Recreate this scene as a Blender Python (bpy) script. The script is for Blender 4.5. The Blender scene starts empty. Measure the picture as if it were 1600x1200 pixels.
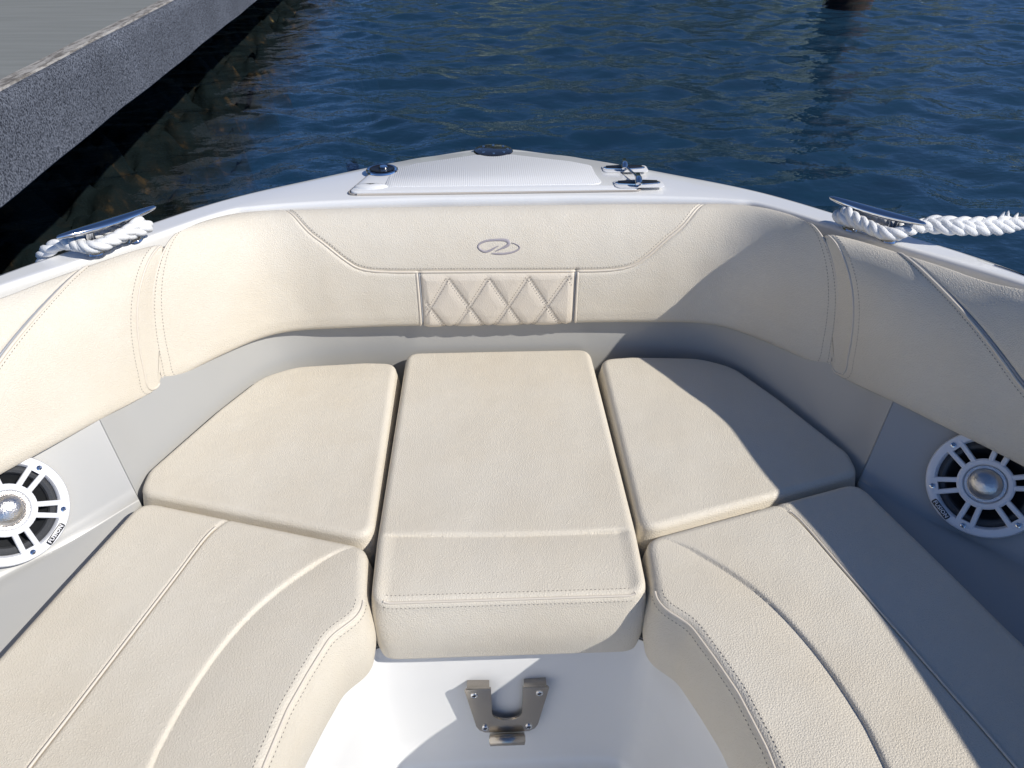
import bpy, math, random
import numpy as np
from mathutils import Matrix, Vector

# ------------------------------------------------------------------ camera, sky, sun, exposure
S = bpy.context.scene
R = math.radians
cam_d = bpy.data.cameras.new('camera'); cam = bpy.data.objects.new('camera', cam_d)
S.collection.objects.link(cam)
cam.location = (-0.03, 0.0, 1.0)
cam.rotation_euler = (R(90 - 34.1), 0, R(-2.25))
cam_d.sensor_width = 36.0; cam_d.lens = 26.55
cam_d.clip_start = 0.02; cam_d.clip_end = 3000
S.camera = cam

SUN = Vector((1.12, -0.59, 1.0)).normalized()          # towards the sun
EL = math.asin(SUN.z); AZ = math.atan2(SUN.x, SUN.y)
W = bpy.data.worlds.new('World'); S.world = W; W.use_nodes = True
wn = W.node_tree.nodes; wl = W.node_tree.links
sky = wn.new('ShaderNodeTexSky'); sky.sky_type = 'NISHITA'; sky.sun_disc = False
sky.sun_elevation = EL; sky.sun_rotation = AZ % (2 * math.pi)
sky.altitude = 6500; sky.air_density = 1.0; sky.dust_density = 0.0; sky.ozone_density = 5.5
wl.new(sky.outputs[0], wn['Background'].inputs[0]); wn['Background'].inputs[1].default_value = 0.14
sun_d = bpy.data.lights.new('sun', 'SUN'); sun_d.energy = 4.0; sun_d.angle = R(0.55); sun_d.color = (1.0, 0.955, 0.88)
sun = bpy.data.objects.new('sun', sun_d); S.collection.objects.link(sun)
sun.rotation_euler = SUN.to_track_quat('Z', 'Y').to_euler()
S.view_settings.view_transform = 'Standard'; S.view_settings.look = 'None'
S.view_settings.exposure = 0.15; S.view_settings.gamma = 1.0
S.view_settings.use_curve_mapping = False
S.cycles.use_denoising = True
S.cycles.caustics_reflective = False; S.cycles.caustics_refractive = False
S.cycles.max_bounces = 8; S.cycles.transparent_max_bounces = 8

WATER = -0.75
rng = np.random.default_rng(7); random.seed(7)

# ------------------------------------------------------------------ helpers
def link(o, parent=None):
    S.collection.objects.link(o)
    if parent is not None: o.parent = parent
    return o
def tag(o, label=None, cat=None, group=None, kind=None):
    if label: o['label'] = label
    if cat: o['category'] = cat
    if group: o['group'] = group
    if kind: o['kind'] = kind
    return o
def empty(name, loc=(0, 0, 0), parent=None):
    o = bpy.data.objects.new(name, None); o.location = loc; o.empty_display_size = 0.05
    return link(o, parent)
def mesh(name, v, f, mat=None, parent=None, smooth=True):
    me = bpy.data.meshes.new(name)
    me.from_pydata([tuple(map(float, p)) for p in v], [], [tuple(int(i) for i in q) for q in f]); me.update()
    if smooth: me.shade_smooth()
    if mat: me.materials.append(mat)
    return link(bpy.data.objects.new(name, me), parent)
def grid_faces(n, m, close_u=False, close_v=False, off=0):
    f = []
    for i in range(n if close_u else n - 1):
        i2 = (i + 1) % n
        for j in range(m if close_v else m - 1):
            j2 = (j + 1) % m
            f.append((off + i * m + j, off + i2 * m + j, off + i2 * m + j2, off + i * m + j2))
    return f
def grid(name, P, mat, parent, close_u=False, close_v=False, smooth=True, flip=False):
    n, m = P.shape[:2]
    f = grid_faces(n, m, close_u, close_v)
    if flip: f = [q[::-1] for q in f]
    return mesh(name, P.reshape(-1, 3), f, mat, parent, smooth)
def sharp(o, ang=35):
    o.data.set_sharp_from_angle(angle=R(ang)); return o
def catmull(pts, n):
    """n samples through control points (any dimension), uniform in control index"""
    P = np.asarray(pts, float); k = len(P)
    Q = np.vstack([2 * P[0] - P[1], P, 2 * P[-1] - P[-2]])
    t = np.linspace(0, k - 1 - 1e-9, n); i = t.astype(int); u = (t - i)[:, None]
    a, b, c, d = Q[i], Q[i + 1], Q[i + 2], Q[i + 3]
    return 0.5 * (2 * b + (c - a) * u + (2 * a - 5 * b + 4 * c - d) * u ** 2 + (3 * b - a - 3 * c + d) * u ** 3)
def resample(P, n=None, step=None, closed=False):
    P = np.asarray(P, float)
    if closed: P = np.vstack([P, P[:1]])
    d = np.r_[0, np.cumsum(np.linalg.norm(np.diff(P, axis=0), axis=1))]
    if n is None: n = max(2, int(round(d[-1] / step)) + 1)
    t = np.linspace(0, d[-1], n + 1)[:-1] if closed else np.linspace(0, d[-1], n)
    return np.stack([np.interp(t, d, P[:, k]) for k in range(P.shape[1])], 1)
def fillet(pts, rad, seg=10):
    """closed polygon with rounded corners"""
    P = [np.array(p, float) for p in pts]; n = len(P); out = []
    rr = rad if hasattr(rad, '__len__') else [rad] * n
    for i in range(n):
        p, a, b = P[i], P[i - 1], P[(i + 1) % n]
        u = a - p; v = b - p; lu = np.linalg.norm(u); lv = np.linalg.norm(v); u /= lu; v /= lv
        ang = math.acos(max(-1, min(1, u @ v)))
        if rr[i] <= 0 or ang > math.pi - 0.02: out.append(p); continue
        d = min(rr[i] / math.tan(ang / 2), 0.49 * lu, 0.49 * lv)
        s, e = p + u * d, p + v * d
        for t in np.linspace(0, 1, seg):
            out.append((1 - t) ** 2 * s + 2 * t * (1 - t) * (0.35 * p + 0.65 * (p if True else s)) + t * t * e)
    return np.array(out)
def seg_dist(XY, poly):
    """unsigned distance, side sign and position along for points to an open polyline"""
    A = poly[:-1]; B = poly[1:]; best = np.full(len(XY), 1e9); sgn = np.ones(len(XY)); tt = np.zeros(len(XY))
    L = np.r_[0, np.cumsum(np.linalg.norm(B - A, axis=1))]
    for k in range(len(A)):
        d = B[k] - A[k]; l2 = d @ d
        t = np.clip(((XY - A[k]) @ d) / l2, 0, 1)
        q = A[k] + t[:, None] * d; w = XY - q; dist = np.hypot(w[:, 0], w[:, 1])
        m = dist < best
        best[m] = dist[m]; sgn[m] = np.sign(d[0] * w[m, 1] - d[1] * w[m, 0]); tt[m] = (L[k] + t[m] * math.sqrt(l2)) / L[-1]
    return best, sgn, tt
def frames(P):
    T = np.gradient(P, axis=0); T /= np.linalg.norm(T, axis=1)[:, None] + 1e-12
    N = np.zeros_like(P); n = np.cross(T[0], [0.13, 0.21, 1.0]); n /= np.linalg.norm(n)
    for i in range(len(P)):
        n = n - T[i] * (n @ T[i]); n /= np.linalg.norm(n); N[i] = n
    return T, N, np.cross(T, N)
def tube_geo(P, r, seg=8, cap=True):
    P = np.asarray(P, float); T, N, B = frames(P)
    r = np.broadcast_to(np.asarray(r, float), (len(P),))
    a = np.linspace(0, 2 * math.pi, seg, endpoint=False)
    V = P[:, None] + r[:, None, None] * (np.cos(a)[None, :, None] * N[:, None] + np.sin(a)[None, :, None] * B[:, None])
    f = grid_faces(len(P), seg, close_v=True)
    if cap: f += [tuple(range(seg))[::-1], tuple((len(P) - 1) * seg + k for k in range(seg))]
    return V.reshape(-1, 3), f
def tube(name, P, r, mat, parent, seg=8):
    v, f = tube_geo(P, r, seg); return mesh(name, v, f, mat, parent)
def join(parts):
    V = []; F = []; o = 0
    for v, f in parts:
        V.append(np.asarray(v, float)); F += [tuple(i + o for i in q) for q in f]; o += len(v)
    return np.vstack(V), F
def lathe_geo(prof, seg=48):
    prof = np.asarray(prof, float); a = np.linspace(0, 2 * math.pi, seg, endpoint=False)
    V = np.stack([np.outer(prof[:, 0], np.cos(a)), np.outer(prof[:, 0], np.sin(a)), np.repeat(prof[:, 1][:, None], seg, 1)], 2)
    return V.reshape(-1, 3), grid_faces(len(prof), seg, close_v=True)
def lathe(name, prof, mat, parent, seg=48, smooth=True):
    v, f = lathe_geo(prof, seg); o = mesh(name, v, f, mat, parent, smooth); return sharp(o) if smooth else o
def prism(name, poly, z0, z1, mat, parent, bevel=0.0, M=None):
    """plan polygon extruded z0..z1 with a small chamfer on the top edge"""
    P = np.asarray(poly, float); n = len(P)
    c = P.mean(0); area = 0.5 * np.sum(P[:, 0] * np.roll(P[:, 1], -1) - np.roll(P[:, 0], -1) * P[:, 1])
    if area < 0: P = P[::-1]
    t = np.roll(P, -1, 0) - np.roll(P, 1, 0); t /= np.linalg.norm(t, axis=1)[:, None] + 1e-12
    inn = np.stack([-t[:, 1], t[:, 0]], 1)
    rings = [(P, z0), (P, z1 - bevel)]
    if bevel > 0: rings += [(P + inn * bevel * .3, z1 - bevel * .3), (P + inn * bevel, z1)]
    V = np.vstack([np.c_[p, np.full(n, z)] for p, z in rings]); f = []
    for k in range(len(rings) - 1):
        for i in range(n): j = (i + 1) % n; f.append((k * n + i, k * n + j, (k + 1) * n + j, (k + 1) * n + i))
    f.append(tuple((len(rings) - 1) * n + i for i in range(n))); f.append(tuple(range(n))[::-1])
    o = mesh(name, V, f, mat, parent); sharp(o, 30)
    if M is not None: o.matrix_local = M
    return o
def stitch_geo(P, N, length=0.0050, gap=0.0022, r=0.0007, lift=0.0003):
    """a row of thread stitches along the polyline P lying on a surface with normals N"""
    P = np.asarray(P, float); N = np.asarray(N, float)
    d = np.r_[0, np.cumsum(np.linalg.norm(np.diff(P, axis=0), axis=1))]
    k = int(d[-1] / (length + gap)); V = []; F = []
    for i in range(k):
        s0 = i * (length + gap); s1 = s0 + length
        p0, p1, pm = [np.array([np.interp(s, d, P[:, c]) for c in range(3)]) for s in (s0, s1, (s0 + s1) / 2)]
        n = np.array([np.interp((s0 + s1) / 2, d, N[:, c]) for c in range(3)]); n /= np.linalg.norm(n) + 1e-9
        t = p1 - p0; t /= np.linalg.norm(t) + 1e-9; b = np.cross(n, t)
        p0 = p0 - n * 0.0006; p1 = p1 - n * 0.0006; pm = pm + n * lift
        o = len(V)
        V += [p0, pm + b * r, pm + n * r * .8, pm - b * r, pm - n * r, p1]
        F += [(o, o + 1, o + 2), (o, o + 2, o + 3), (o, o + 3, o + 4), (o, o + 4, o + 1),
              (o + 5, o + 2, o + 1), (o + 5, o + 3, o + 2), (o + 5, o + 4, o + 3), (o + 5, o + 1, o + 4)]
    return np.array(V).reshape(-1, 3), F
def stitching(rows, parent):
    v, f = join([g for g in (stitch_geo(P, N) for P, N in rows) if len(g[0])])
    return tag(mesh('stitching', v, f, M_thread, parent, True), kind='stuff')

# ------------------------------------------------------------------ materials
def nodes(name):
    m = bpy.data.materials.new(name); m.use_nodes = True
    nt = m.node_tree; return m, nt, nt.nodes['Principled BSDF'], nt.nodes.new, nt.links.new
def setp(b, **k):
    for a, v in k.items(): b.inputs[a.replace('_', ' ')].default_value = v
def simple(name, col, rough=0.5, metal=0.0, coat=0.0, bump=0.0, bscale=200, var=0.0):
    m, nt, b, N, L = nodes(name)
    setp(b, Base_Color=(*col, 1), Roughness=rough, Metallic=metal)
    b.inputs['Coat Weight'].default_value = coat; b.inputs['Coat Roughness'].default_value = 0.06
    if bump or var:
        tc = N('ShaderNodeTexCoord'); no = N('ShaderNodeTexNoise'); no.inputs['Scale'].default_value = bscale; no.inputs['Detail'].default_value = 4
        L(tc.outputs['Object'], no.inputs['Vector'])
        if bump:
            bp = N('ShaderNodeBump'); bp.inputs['Strength'].default_value = bump; bp.inputs['Distance'].default_value = 0.002
            L(no.outputs['Fac'], bp.inputs['Height']); L(bp.outputs[0], b.inputs['Normal'])
        if var:
            n2 = N('ShaderNodeTexNoise'); n2.inputs['Scale'].default_value = 6; n2.inputs['Detail'].default_value = 5
            L(tc.outputs['Object'], n2.inputs['Vector'])
            mx = N('ShaderNodeMix'); mx.data_type = 'RGBA'
            mx.inputs['A'].default_value = (*[c * (1 - var) for c in col], 1); mx.inputs['B'].default_value = (*[min(1, c * (1 + var)) for c in col], 1)
            L(n2.outputs['Fac'], mx.inputs['Factor']); L(mx.outputs['Result'], b.inputs['Base Color'])
    return m
def vinyl(name, col, strength=0.5):
    m, nt, b, N, L = nodes(name)
    setp(b, Roughness=0.52); b.inputs['Specular IOR Level'].default_value = 0.35
    tc = N('ShaderNodeTexCoord')
    # pebble grain: cells stretched and warped a little
    w = N('ShaderNodeTexNoise'); w.inputs['Scale'].default_value = 60; w.inputs['Detail'].default_value = 2
    L(tc.outputs['Object'], w.inputs['Vector'])
    mad = N('ShaderNodeVectorMath'); mad.operation = 'MULTIPLY_ADD'; mad.inputs[1].default_value = (0.006, 0.006, 0.006)
    L(w.outputs['Color'], mad.inputs[0]); L(tc.outputs['Object'], mad.inputs[2])
    vo = N('ShaderNodeTexVoronoi'); vo.feature = 'DISTANCE_TO_EDGE'; vo.inputs['Scale'].default_value = 260
    L(mad.outputs[0], vo.inputs['Vector'])
    mp = N('ShaderNodeMapRange'); mp.inputs['From Max'].default_value = 0.32; mp.interpolation_type = 'SMOOTHSTEP'
    L(vo.outputs['Distance'], mp.inputs['Value'])
    n1 = N('ShaderNodeTexNoise'); n1.inputs['Scale'].default_value = 330; n1.inputs['Detail'].default_value = 3
    L(tc.outputs['Object'], n1.inputs['Vector'])
    add = N('ShaderNodeMath'); add.operation = 'ADD'; L(mp.outputs[0], add.inputs[0]); L(n1.outputs['Fac'], add.inputs[1])
    b1 = N('ShaderNodeBump'); b1.inputs['Strength'].default_value = strength; b1.inputs['Distance'].default_value = 0.0009
    L(add.outputs[0], b1.inputs['Height'])
    # gentle waviness of stretched upholstery
    n2 = N('ShaderNodeTexNoise'); n2.inputs['Scale'].default_value = 7; n2.inputs['Detail'].default_value = 2
    L(tc.outputs['Object'], n2.inputs['Vector'])
    b2 = N('ShaderNodeBump'); b2.inputs['Strength'].default_value = 0.22; b2.inputs['Distance'].default_value = 0.02
    L(n2.outputs['Fac'], b2.inputs['Height']); L(b1.outputs[0], b2.inputs['Normal']); L(b2.outputs[0], b.inputs['Normal'])
    # faint soiling
    n3 = N('ShaderNodeTexNoise'); n3.inputs['Scale'].default_value = 4.5; n3.inputs['Detail'].default_value = 6; n3.inputs['Roughness'].default_value = 0.6
    L(tc.outputs['Object'], n3.inputs['Vector'])
    r = N('ShaderNodeMapRange'); r.inputs['From Min'].default_value = 0.35; r.inputs['From Max'].default_value = 0.75
    L(n3.outputs['Fac'], r.inputs['Value'])
    mx = N('ShaderNodeMix'); mx.data_type = 'RGBA'
    mx.inputs['A'].default_value = (*col, 1); mx.inputs['B'].default_value = (col[0] * .95, col[1] * .925, col[2] * .885, 1)
    L(r.outputs[0], mx.inputs['Factor'])
    # tiny dark specks of dirt
    sp = N('ShaderNodeTexVoronoi'); sp.inputs['Scale'].default_value = 5.3
    L(tc.outputs['Object'], sp.inputs['Vector'])
    lt = N('ShaderNodeMath'); lt.operation = 'LESS_THAN'; lt.inputs[1].default_value = 0.007; L(sp.outputs['Distance'], lt.inputs[0])
    mx2 = N('ShaderNodeMix'); mx2.data_type = 'RGBA'; mx2.inputs['B'].default_value = (.12, .09, .07, 1)
    L(lt.outputs[0], mx2.inputs['Factor']); L(mx.outputs['Result'], mx2.inputs['A']); L(mx2.outputs['Result'], b.inputs['Base Color'])
    return m
VIN = (0.72, 0.668, 0.570)
M_vinyl = vinyl('beige_vinyl', VIN)
M_quilt = vinyl('quilted_vinyl', (0.72, 0.655, 0.56), 0.42)
M_pipe = simple('vinyl_piping', (0.70, 0.635, 0.54), 0.45, bump=.2, bscale=500)
M_gpipe = simple('grey_piping', (0.30, 0.31, 0.33), 0.4)
M_thread = simple('thread', (0.20, 0.18, 0.165), 0.8)
M_emb = simple('embroidery', (0.38, 0.35, 0.38), 0.5, bump=.6, bscale=900)
M_white = simple('white_gelcoat', (0.80, 0.80, 0.79), 0.22, coat=0.5, var=0.015)
M_grey = simple('grey_gelcoat', (0.395, 0.393, 0.378), 0.3, coat=0.35, var=0.02)
M_chrome = simple('polished_steel', (0.72, 0.73, 0.75), 0.06, 1.0)
M_brush = simple('brushed_steel', (0.46, 0.42, 0.37), 0.26, 1.0, bump=.15, bscale=120)
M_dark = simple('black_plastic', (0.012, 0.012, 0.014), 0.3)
M_cone = simple('cone_black', (0.025, 0.027, 0.03), 0.35)
M_spk = simple('white_grille', (0.78, 0.79, 0.82), 0.3)
M_rope = simple('white_rope', (0.80, 0.80, 0.79), 0.75, bump=.7, bscale=420)
M_groove = simple('lid_groove_line', (0.33, 0.30, 0.27), 0.6)
M_text = simple('badge_letters', (0.75, 0.75, 0.77), 0.35)
M_hull = simple('hull_gelcoat', (0.78, 0.78, 0.77), 0.2, coat=0.5)
def dome_mat():
    m, nt, b, N, L = nodes('metal_mesh_dome'); setp(b, Base_Color=(.62, .6, .58, 1), Metallic=1.0, Roughness=.3)
    tc = N('ShaderNodeTexCoord'); v = N('ShaderNodeTexVoronoi'); v.inputs['Scale'].default_value = 420; L(tc.outputs['Object'], v.inputs['Vector'])
    bp = N('ShaderNodeBump'); bp.inputs['Strength'].default_value = .45; bp.inputs['Distance'].default_value = .0008
    L(v.outputs['Distance'], bp.inputs['Height']); L(bp.outputs[0], b.inputs['Normal']); return m
M_dome = dome_mat()
def nonskid_mat():
    m, nt, b, N, L = nodes('nonskid'); setp(b, Base_Color=(.77, .77, .765, 1), Roughness=.42)
    tc = N('ShaderNodeTexCoord'); sx = N('ShaderNodeSeparateXYZ'); L(tc.outputs['Object'], sx.inputs[0])
    prev = None
    for ax in ('X', 'Y'):
        mu = N('ShaderNodeMath'); mu.operation = 'MULTIPLY'; mu.inputs[1].default_value = 2 * math.pi / (0.0052 if ax == 'X' else 0.0075)
        L(sx.outputs[ax], mu.inputs[0]); si = N('ShaderNodeMath'); si.operation = 'SINE'; L(mu.outputs[0], si.inputs[0])
        if prev is None: prev = si
        else:
            pr = N('ShaderNodeMath'); pr.operation = 'MULTIPLY_ADD'; pr.inputs[1].default_value = .6; L(si.outputs[0], pr.inputs[0]); L(prev.outputs[0], pr.inputs[2]); prev = pr
    bp = N('ShaderNodeBump'); bp.inputs['Strength'].default_value = .18; bp.inputs['Distance'].default_value = .0010
    L(prev.outputs[0], bp.inputs['Height']); L(bp.outputs[0], b.inputs['Normal']); return m
M_skid = nonskid_mat()
def carpet_mat():
    m, nt, b, N, L = nodes('dock_carpet'); setp(b, Roughness=.95); b.inputs['Specular IOR Level'].default_value = .1
    tc = N('ShaderNodeTexCoord'); n = N('ShaderNodeTexNoise'); n.inputs['Scale'].default_value = 90; n.inputs['Detail'].default_value = 3; n.inputs['Roughness'].default_value = .7
    L(tc.outputs['Object'], n.inputs['Vector'])
    cr = N('ShaderNodeValToRGB'); e = cr.color_ramp.elements
    e[0].position = .38; e[0].color = (.022, .026, .036, 1); e[1].position = .64; e[1].color = (.215, .235, .28, 1)
    n2 = N('ShaderNodeTexNoise'); n2.inputs['Scale'].default_value = 1.7; n2.inputs['Detail'].default_value = 7; L(tc.outputs['Object'], n2.inputs['Vector'])
    mr = N('ShaderNodeMapRange'); mr.inputs['From Min'].default_value = .3; mr.inputs['From Max'].default_value = .7; mr.inputs['To Min'].default_value = .85; mr.inputs['To Max'].default_value = 1.08; L(n2.outputs['Fac'], mr.inputs['Value'])
    sc = N('ShaderNodeVectorMath'); sc.operation = 'SCALE'; L(cr.outputs[0], sc.inputs[0]); L(mr.outputs[0], sc.inputs['Scale'])
    L(n.outputs['Fac'], cr.inputs[0]); L(sc.outputs[0], b.inputs['Base Color'])
    bp = N('ShaderNodeBump'); bp.inputs['Strength'].default_value = .8; bp.inputs['Distance'].default_value = .006
    L(n.outputs['Fac'], bp.inputs['Height']); L(bp.outputs[0], b.inputs['Normal']); return m
def plank_mat():
    m, nt, b, N, L = nodes('weathered_decking'); setp(b, Roughness=.8)
    tc = N('ShaderNodeTexCoord'); mp = N('ShaderNodeMapping'); mp.inputs['Scale'].default_value = (.55, 5, 1); mp.inputs['Rotation'].default_value = (0, 0, R(14))
    L(tc.outputs['Object'], mp.inputs[0]); n = N('ShaderNodeTexNoise'); n.inputs['Scale'].default_value = 2.2; n.inputs['Detail'].default_value = 6
    L(mp.outputs[0], n.inputs['Vector'])
    cr = N('ShaderNodeValToRGB'); e = cr.color_ramp.elements
    e[0].position = .3; e[0].color = (.205, .215, .205, 1); e[1].position = .75; e[1].color = (.25, .26, .25, 1)
    L(n.outputs['Fac'], cr.inputs[0]); L(cr.outputs[0], b.inputs['Base Color']); return m
def strip_mat():
    m, nt, b, N, L = nodes('peeling_edge'); setp(b, Roughness=.85)
    tc = N('ShaderNodeTexCoord'); mp = N('ShaderNodeMapping'); mp.inputs['Scale'].default_value = (9, 1.6, 9); L(tc.outputs['Object'], mp.inputs[0])
    n = N('ShaderNodeTexNoise'); n.inputs['Scale'].default_value = 4; n.inputs['Detail'].default_value = 8; n.inputs['Roughness'].default_value = .7
    L(mp.outputs[0], n.inputs['Vector'])
    cr = N('ShaderNodeValToRGB'); e = cr.color_ramp.elements
    e[0].position = .42; e[0].color = (.16, .145, .13, 1); e[1].position = .56; e[1].color = (.42, .40, .37, 1)
    L(n.outputs['Fac'], cr.inputs[0]); L(cr.outputs[0], b.inputs['Base Color'])
    bp = N('ShaderNodeBump'); bp.inputs['Distance'].default_value = .004; L(n.outputs['Fac'], bp.inputs['Height']); L(bp.outputs[0], b.inputs['Normal']); return m
def water_mat():
    m = bpy.data.materials.new('sea_water'); m.use_nodes = True; nt = m.node_tree; nt.nodes.clear(); N = nt.nodes.new; L = nt.links.new
    out = N('ShaderNodeOutputMaterial'); mix = N('ShaderNodeMixShader'); fr = N('ShaderNodeFresnel'); fr.inputs['IOR'].default_value = 1.333
    ge = N('ShaderNodeNewGeometry'); io = N('ShaderNodeMapRange'); io.inputs['To Min'].default_value = 1.333; io.inputs['To Max'].default_value = 1 / 1.333
    L(ge.outputs['Backfacing'], io.inputs['Value']); L(io.outputs[0], fr.inputs['IOR'])      # same Fresnel curve seen from either side
    tr = N('ShaderNodeBsdfTransparent'); tr.inputs[0].default_value = (.66, .86, .90, 1)
    gl = N('ShaderNodeBsdfGlossy'); gl.inputs['Roughness'].default_value = .004; gl.inputs['Color'].default_value = (1, 1, 1, 1)
    tc = N('ShaderNodeTexCoord'); mp = N('ShaderNodeMapping'); mp.inputs['Scale'].default_value = (.85, 1.1, 1); L(tc.outputs['Object'], mp.inputs[0])
    n = N('ShaderNodeTexNoise'); n.inputs['Scale'].default_value = 10; n.inputs['Detail'].default_value = 2.5; L(mp.outputs[0], n.inputs['Vector'])
    bp = N('ShaderNodeBump'); bp.inputs['Strength'].default_value = .30; bp.inputs['Distance'].default_value = .035
    L(n.outputs['Fac'], bp.inputs['Height'])
    L(bp.outputs[0], gl.inputs['Normal']); L(bp.outputs[0], fr.inputs['Normal'])
    L(fr.outputs[0], mix.inputs[0]); L(tr.outputs[0], mix.inputs[1]); L(gl.outputs[0], mix.inputs[2]); L(mix.outputs[0], out.inputs[0]); return m
def ramp_noise_mat(name, stops, scale, rough=.9, detail=6, bump=0):
    m, nt, b, N, L = nodes(name); setp(b, Roughness=rough)
    tc = N('ShaderNodeTexCoord'); n = N('ShaderNodeTexNoise'); n.inputs['Scale'].default_value = scale; n.inputs['Detail'].default_value = detail; n.inputs['Roughness'].default_value = .62
    L(tc.outputs['Object'], n.inputs['Vector']); cr = N('ShaderNodeValToRGB'); el = cr.color_ramp.elements
    el[0].position, el[0].color = stops[0][0], (*stops[0][1], 1); el[1].position, el[1].color = stops[-1][0], (*stops[-1][1], 1)
    for p, c in stops[1:-1]: e = el.new(p); e.color = (*c, 1)
    L(n.outputs['Fac'], cr.inputs[0]); L(cr.outputs[0], b.inputs['Base Color'])
    if bump:
        bp = N('ShaderNodeBump'); bp.inputs['Distance'].default_value = bump; L(n.outputs['Fac'], bp.inputs['Height']); L(bp.outputs[0], b.inputs['Normal'])
    return m

# ------------------------------------------------------------------ water, sea bed, far shore
def axis(lo, hi, step, far, growth=1.22):
    core = np.arange(lo, hi + 1e-6, step); up = []; d = step; x = hi
    while x < far: d *= growth; x += d; up.append(x)
    dn = []; d = step; x = lo
    while x > -far: d *= growth; x -= d; dn.append(x)
    return np.r_[dn[::-1], core, up]
xs = axis(-5.0, 9.5, 0.050, 600); ys = axis(1.2, 16.5, 0.040, 900)
XX, YY = np.meshgrid(xs, ys, indexing='ij'); ZZ = np.zeros_like(XX)
for k in range(130):
    lam = 0.17 * (1.5 / 0.17) ** rng.random(); th = R(100) + rng.normal(0, .85)
    slope = 0.0185 * (1.0 if lam < 1.2 else .7); a = slope * lam / (2 * math.pi)
    ZZ += a * np.sin(2 * math.pi / lam * (XX * math.cos(th) + YY * math.sin(th)) + rng.random() * 6.283)
fade = np.clip((30 - np.hypot(XX - 2, YY - 7)) / 14, 0, 1)
ZZ *= fade
water = grid('water', np.stack([XX, YY, ZZ + WATER], 2), water_mat(), None); tag(water, kind='structure')
WATER_BLUE = ((.0001, .021, .056), (.0002, .031, .072))  # blue light scattered by the water column, put into the bed's colour
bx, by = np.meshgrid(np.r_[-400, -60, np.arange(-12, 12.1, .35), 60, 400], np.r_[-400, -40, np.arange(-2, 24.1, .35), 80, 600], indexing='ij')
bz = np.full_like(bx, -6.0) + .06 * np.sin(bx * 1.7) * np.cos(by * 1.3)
tag(grid('sea_bed', np.stack([bx, by, bz], 2), ramp_noise_mat('sea_bed', [(.3, WATER_BLUE[0]), (.7, WATER_BLUE[1])], .6), None), kind='structure')
# brown weedy rubble bank that slopes down from under the dock
kx, ky = np.meshgrid(np.linspace(-8, -2.6, 150), np.linspace(0.5, 40, 420), indexing='ij')
kd = (-2.845 - .066 * (ky - 4.8)) - .35 + .12 * np.sin(ky * 1.9) + .10 * np.sin(ky * 4.3 + 1) + .07 * np.sin(ky * 9.1) - kx
kz = np.where(kd > 0, -2.3 + .55 * np.clip(kd, 0, 1.6), -2.3 + 5 * kd)
for k in range(40):
    lam = .18 * 7 ** rng.random(); th = rng.random() * 6.28
    kz += .040 * lam ** .5 * np.sin(6.283 / lam * (kx * math.cos(th) + ky * math.sin(th)) + rng.random() * 6.28)
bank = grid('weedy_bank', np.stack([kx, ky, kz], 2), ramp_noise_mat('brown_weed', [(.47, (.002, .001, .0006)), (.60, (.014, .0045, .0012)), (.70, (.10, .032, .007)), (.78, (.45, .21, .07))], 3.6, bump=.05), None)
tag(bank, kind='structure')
def water_fade(m):                                     # deeper bank fades to blue: scatter of the water put into its colour
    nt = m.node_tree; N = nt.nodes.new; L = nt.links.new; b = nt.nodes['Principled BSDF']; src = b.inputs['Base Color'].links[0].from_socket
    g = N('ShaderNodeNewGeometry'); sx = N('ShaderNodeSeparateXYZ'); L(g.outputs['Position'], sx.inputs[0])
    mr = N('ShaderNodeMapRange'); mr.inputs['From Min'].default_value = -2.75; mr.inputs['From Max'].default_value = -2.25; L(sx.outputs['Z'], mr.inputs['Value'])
    mx = N('ShaderNodeMix'); mx.data_type = 'RGBA'; mx.inputs['A'].default_value = (*WATER_BLUE[0], 1); L(mr.outputs[0], mx.inputs['Factor']); L(src, mx.inputs['B']); L(mx.outputs['Result'], b.inputs['Base Color'])
water_fade(bank.data.materials[0])
ha = np.linspace(R(-95), R(95), 220); hr = np.linspace(0, 1, 40)
HA, HR = np.meshgrid(ha, hr, indexing='ij')
hgt = 47 * (0.75 + .28 * np.sin(HA * 3.1 + 1) + .16 * np.sin(HA * 7.3) + .09 * np.sin(HA * 17 + 2) + .05 * np.sin(HA * 41))
hz = WATER - .5 + hgt * HR ** .8 + 1.6 * rng.normal(size=HA.shape) * (HR > .05)
hd = 105 + 75 * HR
hill = grid('hillside', np.stack([hd * np.sin(HA), hd * np.cos(HA), hz], 2), ramp_noise_mat('wooded_hill', [(.40, (.004, .014, .011)), (.52, (.016, .038, .030)), (.58, (.09, .13, .105)), (.65, (.52, .58, .52))], .10), None)
tag(hill, kind='structure')

# unseen tree belt added behind the dock to darken the water's reflection
ty, tv = np.meshgrid(np.linspace(2, 90, 240), np.linspace(0, 1, 30), indexing='ij')
th_ = 13 + 1.6 * np.sin(ty * .55) + 1.1 * np.sin(ty * 1.3 + 1) + .7 * np.sin(ty * 3.1) + .4 * np.sin(ty * 6.7)
tz = WATER - .2 + th_ * tv ** .7
tx = -12.5 - .05 * ty - 4.5 * tv ** 1.5 + .5 * rng.normal(size=ty.shape) * (tv > .02)
tag(grid('reflection_trees', np.stack([tx, ty, tz + .3 * rng.normal(size=ty.shape) * (tv > .02)], 2), ramp_noise_mat('added_dark_foliage', [(.35, (.006, .012, .005)), (.7, (.03, .045, .018))], 1.5), None), 'added dark tree belt out of view, darkening the water reflection', 'trees', kind='stuff')

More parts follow.
